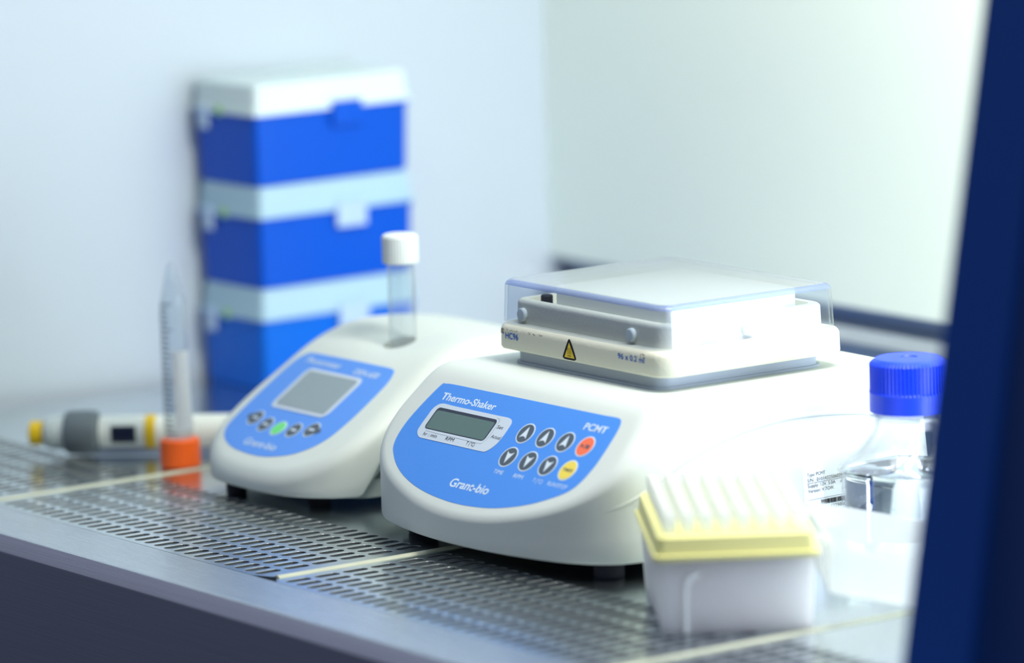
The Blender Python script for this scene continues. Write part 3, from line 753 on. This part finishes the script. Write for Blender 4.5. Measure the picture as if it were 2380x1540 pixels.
obj('bottle_wall', bm, BOTT, bt, auto=50)
bm = bmesh.new(); lathe(bm, [(17.3, 72.2), (20.3, 72.6), (20.3, 74.2), (17.3, 74.8)], 56); obj('neck_ring', bm, LID, bt)
bm = bmesh.new(); loft(bm, [sq(h_, z, e) for h_, z, e in [(20, 2.0, 3.5), (27.0, 3.8, 5), (27.4, 8, 5), (27.2, 40, 5), (27.8, 43.8, 4.5), (29.4, 46.2, 4.2)]]); wt = obj('water', bm, WATER, bt, auto=50)
bm = bmesh.new()
for _ in range(46):
    a = random.uniform(-1.9, -0.6) ; q = Vector((random.uniform(-20, 14), -random.uniform(25.0, 26.8), random.gauss(26, 7)))
    bmesh.ops.create_icosphere(bm, subdivisions=1, radius=random.uniform(0.18, 0.42), matrix=Matrix.Translation(q))
tag(obj('air_bubbles', bm, clear('bubble_sheen', (0.7, 0.8, 0.9), 2.2, 0.02, 0.3), bt), kind='stuff')
bm = bmesh.new(); N = 120; rings = []
def rib(z): return 0.75 if 86.5 < z < 101.5 else 0.0
for r, z in ((19.2, 76.0), (20.2, 76.2), (20.2, 86.0), (19.6, 86.6), (19.3, 87.2), (19.3, 101), (18.4, 102.6), (16.6, 103.6), (8, 103.9), (5.0, 103.9), (4.6, 103.4), (1, 103.4)):
    rings.append([((r + (rib(z) if (i % 4) < 2 else 0)) * cos(2 * pi * i / (2 * N)), (r + (rib(z) if (i % 4) < 2 else 0)) * sin(2 * pi * i / (2 * N)), z) for i in range(2 * N)])
loft(bm, rings); obj('screw_cap', bm, CAPB, bt, auto=25)

# ------------------------------------------------------------------ pipette tip rack, near right
RA = math.atan2(0.844, 0.536)
rk = empty('tip_rack', (528, 60, 0), RA, 'white pipette tip rack with a yellow tray and open frosted lid, nearest to the camera', 'tip rack')
bm = bmesh.new()
loft(bm, [[(x, y, z) for x, y in rrect(i, 78 - i, i, 120 - i, 4, 5)] for z, i in ((0.06, 3.2), (1.0, 2.4), (37.8, 0.6))])
obj('rack_base', bm, RACKW, rk)
bm = bmesh.new()
pr = [(-0.2, 0), (0.6, 0), (0.6, 25), (2.5, 29), (6, 31), (12, 31.4), (12, 30.2), (6, 29.8), (3.4, 28), (1.8, 24.6), (1.8, 0)]
def fr(u, v, d): return (u, 1.2 - v * 0.0 - d - 0.045 * 0, v)
bm = slab([(13, 1.5), (15, 1.5), (15, 24), (17, 28), (21, 30), (21, 31.6), (16, 30), (13.4, 26)], lambda u, v, d: (u, 2.3 - 0.047 * v - d, v), 0.0, 1.0)
obj('front_rib', bm, RIBW, rk, smooth=False)
bm = bmesh.new()
loft(bm, [[(x, y, z) for x, y in rrect(-1.6 + i, 79.6 - i, -1.6 + i, 121.6 - i, 4, 5)] for z, i in ((37.6, 0.2), (38, 0), (40.0, 0), (40.4, 1.4), (48.4, 2.6), (49.0, 3.4))])
tray_y = obj('tip_tray', bm, RACKY, rk); tray_y['label'] = 'yellow tray'
# lid, hinged along the right side and lying open upside down
lb = bmesh.new()
def lr(z, i): return [(x, y, z) for x, y in rrect(i, 80 - i, i, 119 - i, 5, 6)]
loft(lb, [lr(0, 0), lr(-21, 2.4), lr(-23.2, 3.6), lr(-24, 5.5), lr(-22.8, 6), lr(-22, 5), lr(-20, 4), lr(0, 1.4)][::1], False, False)
vv = [v for v in lb.verts]
lb.verts.ensure_lookup_table()
n_ = 4 * 7
lb.faces.new([lb.verts[3 * n_ + i] for i in range(n_)]); lb.faces.new([lb.verts[4 * n_ + i] for i in range(n_)][::-1])
for i in range(n_): lb.faces.new((lb.verts[7 * n_ + i], lb.verts[7 * n_ + (i + 1) % n_], lb.verts[(i + 1) % n_], lb.verts[i]))
R_ = Matrix.Rotation(radians(12), 4, 'Y')
for v in lb.verts: v.co = R_ @ v.co + Vector((85, 0, 41.5))
obj('rack_lid', lb, RLID, rk)
for yy in (24, 92):
    bm = bmesh.new(); rbox(bm, 78.5, 87.5, yy, yy + 9, 38.2, 41.4, 1); obj('hinge', bm, RLID, rk)
# individual tips
def tip_mesh():
    bm = bmesh.new()
    lathe(bm, [(2.4, -8.0), (2.9, 1.2), (3.5, 1.3), (3.75, 10.0), (3.0, 10.0), (2.6, 1.8), (2.1, -7)], 14, cap0=False, cap1=False)
    bm.verts.ensure_lookup_table(); n = 14
    for i in range(n): bm.faces.new((bm.verts[6 * n + i], bm.verts[6 * n + (i + 1) % n], bm.verts[(i + 1) % n], bm.verts[i]))
    return mesh_from_bm(bm, 'pipette_tip')
tm = tip_mesh(); tm.materials.append(TIP)
for p_ in tm.polygons: p_.use_smooth = True
Rz = Matrix.Rotation(RA, 3, 'Z')
first = None
for j in range(12):
    for i in range(8):
        q = Rz @ Vector((39 + (i - 3.5) * 9.0, 60 + (j - 5.5) * 9.0, 0)) + Vector((528, 60, 48.9))
        if first is None:
            first = bpy.data.objects.new('pipette_tip', tm); o = first
            tag(o, 'clear frosted pipette tip standing in the yellow tray of the rack', 'pipette tip', 'pipette tips in the yellow tray')
        else: o = first.copy()
        COL.objects.link(o); o.location = q * S
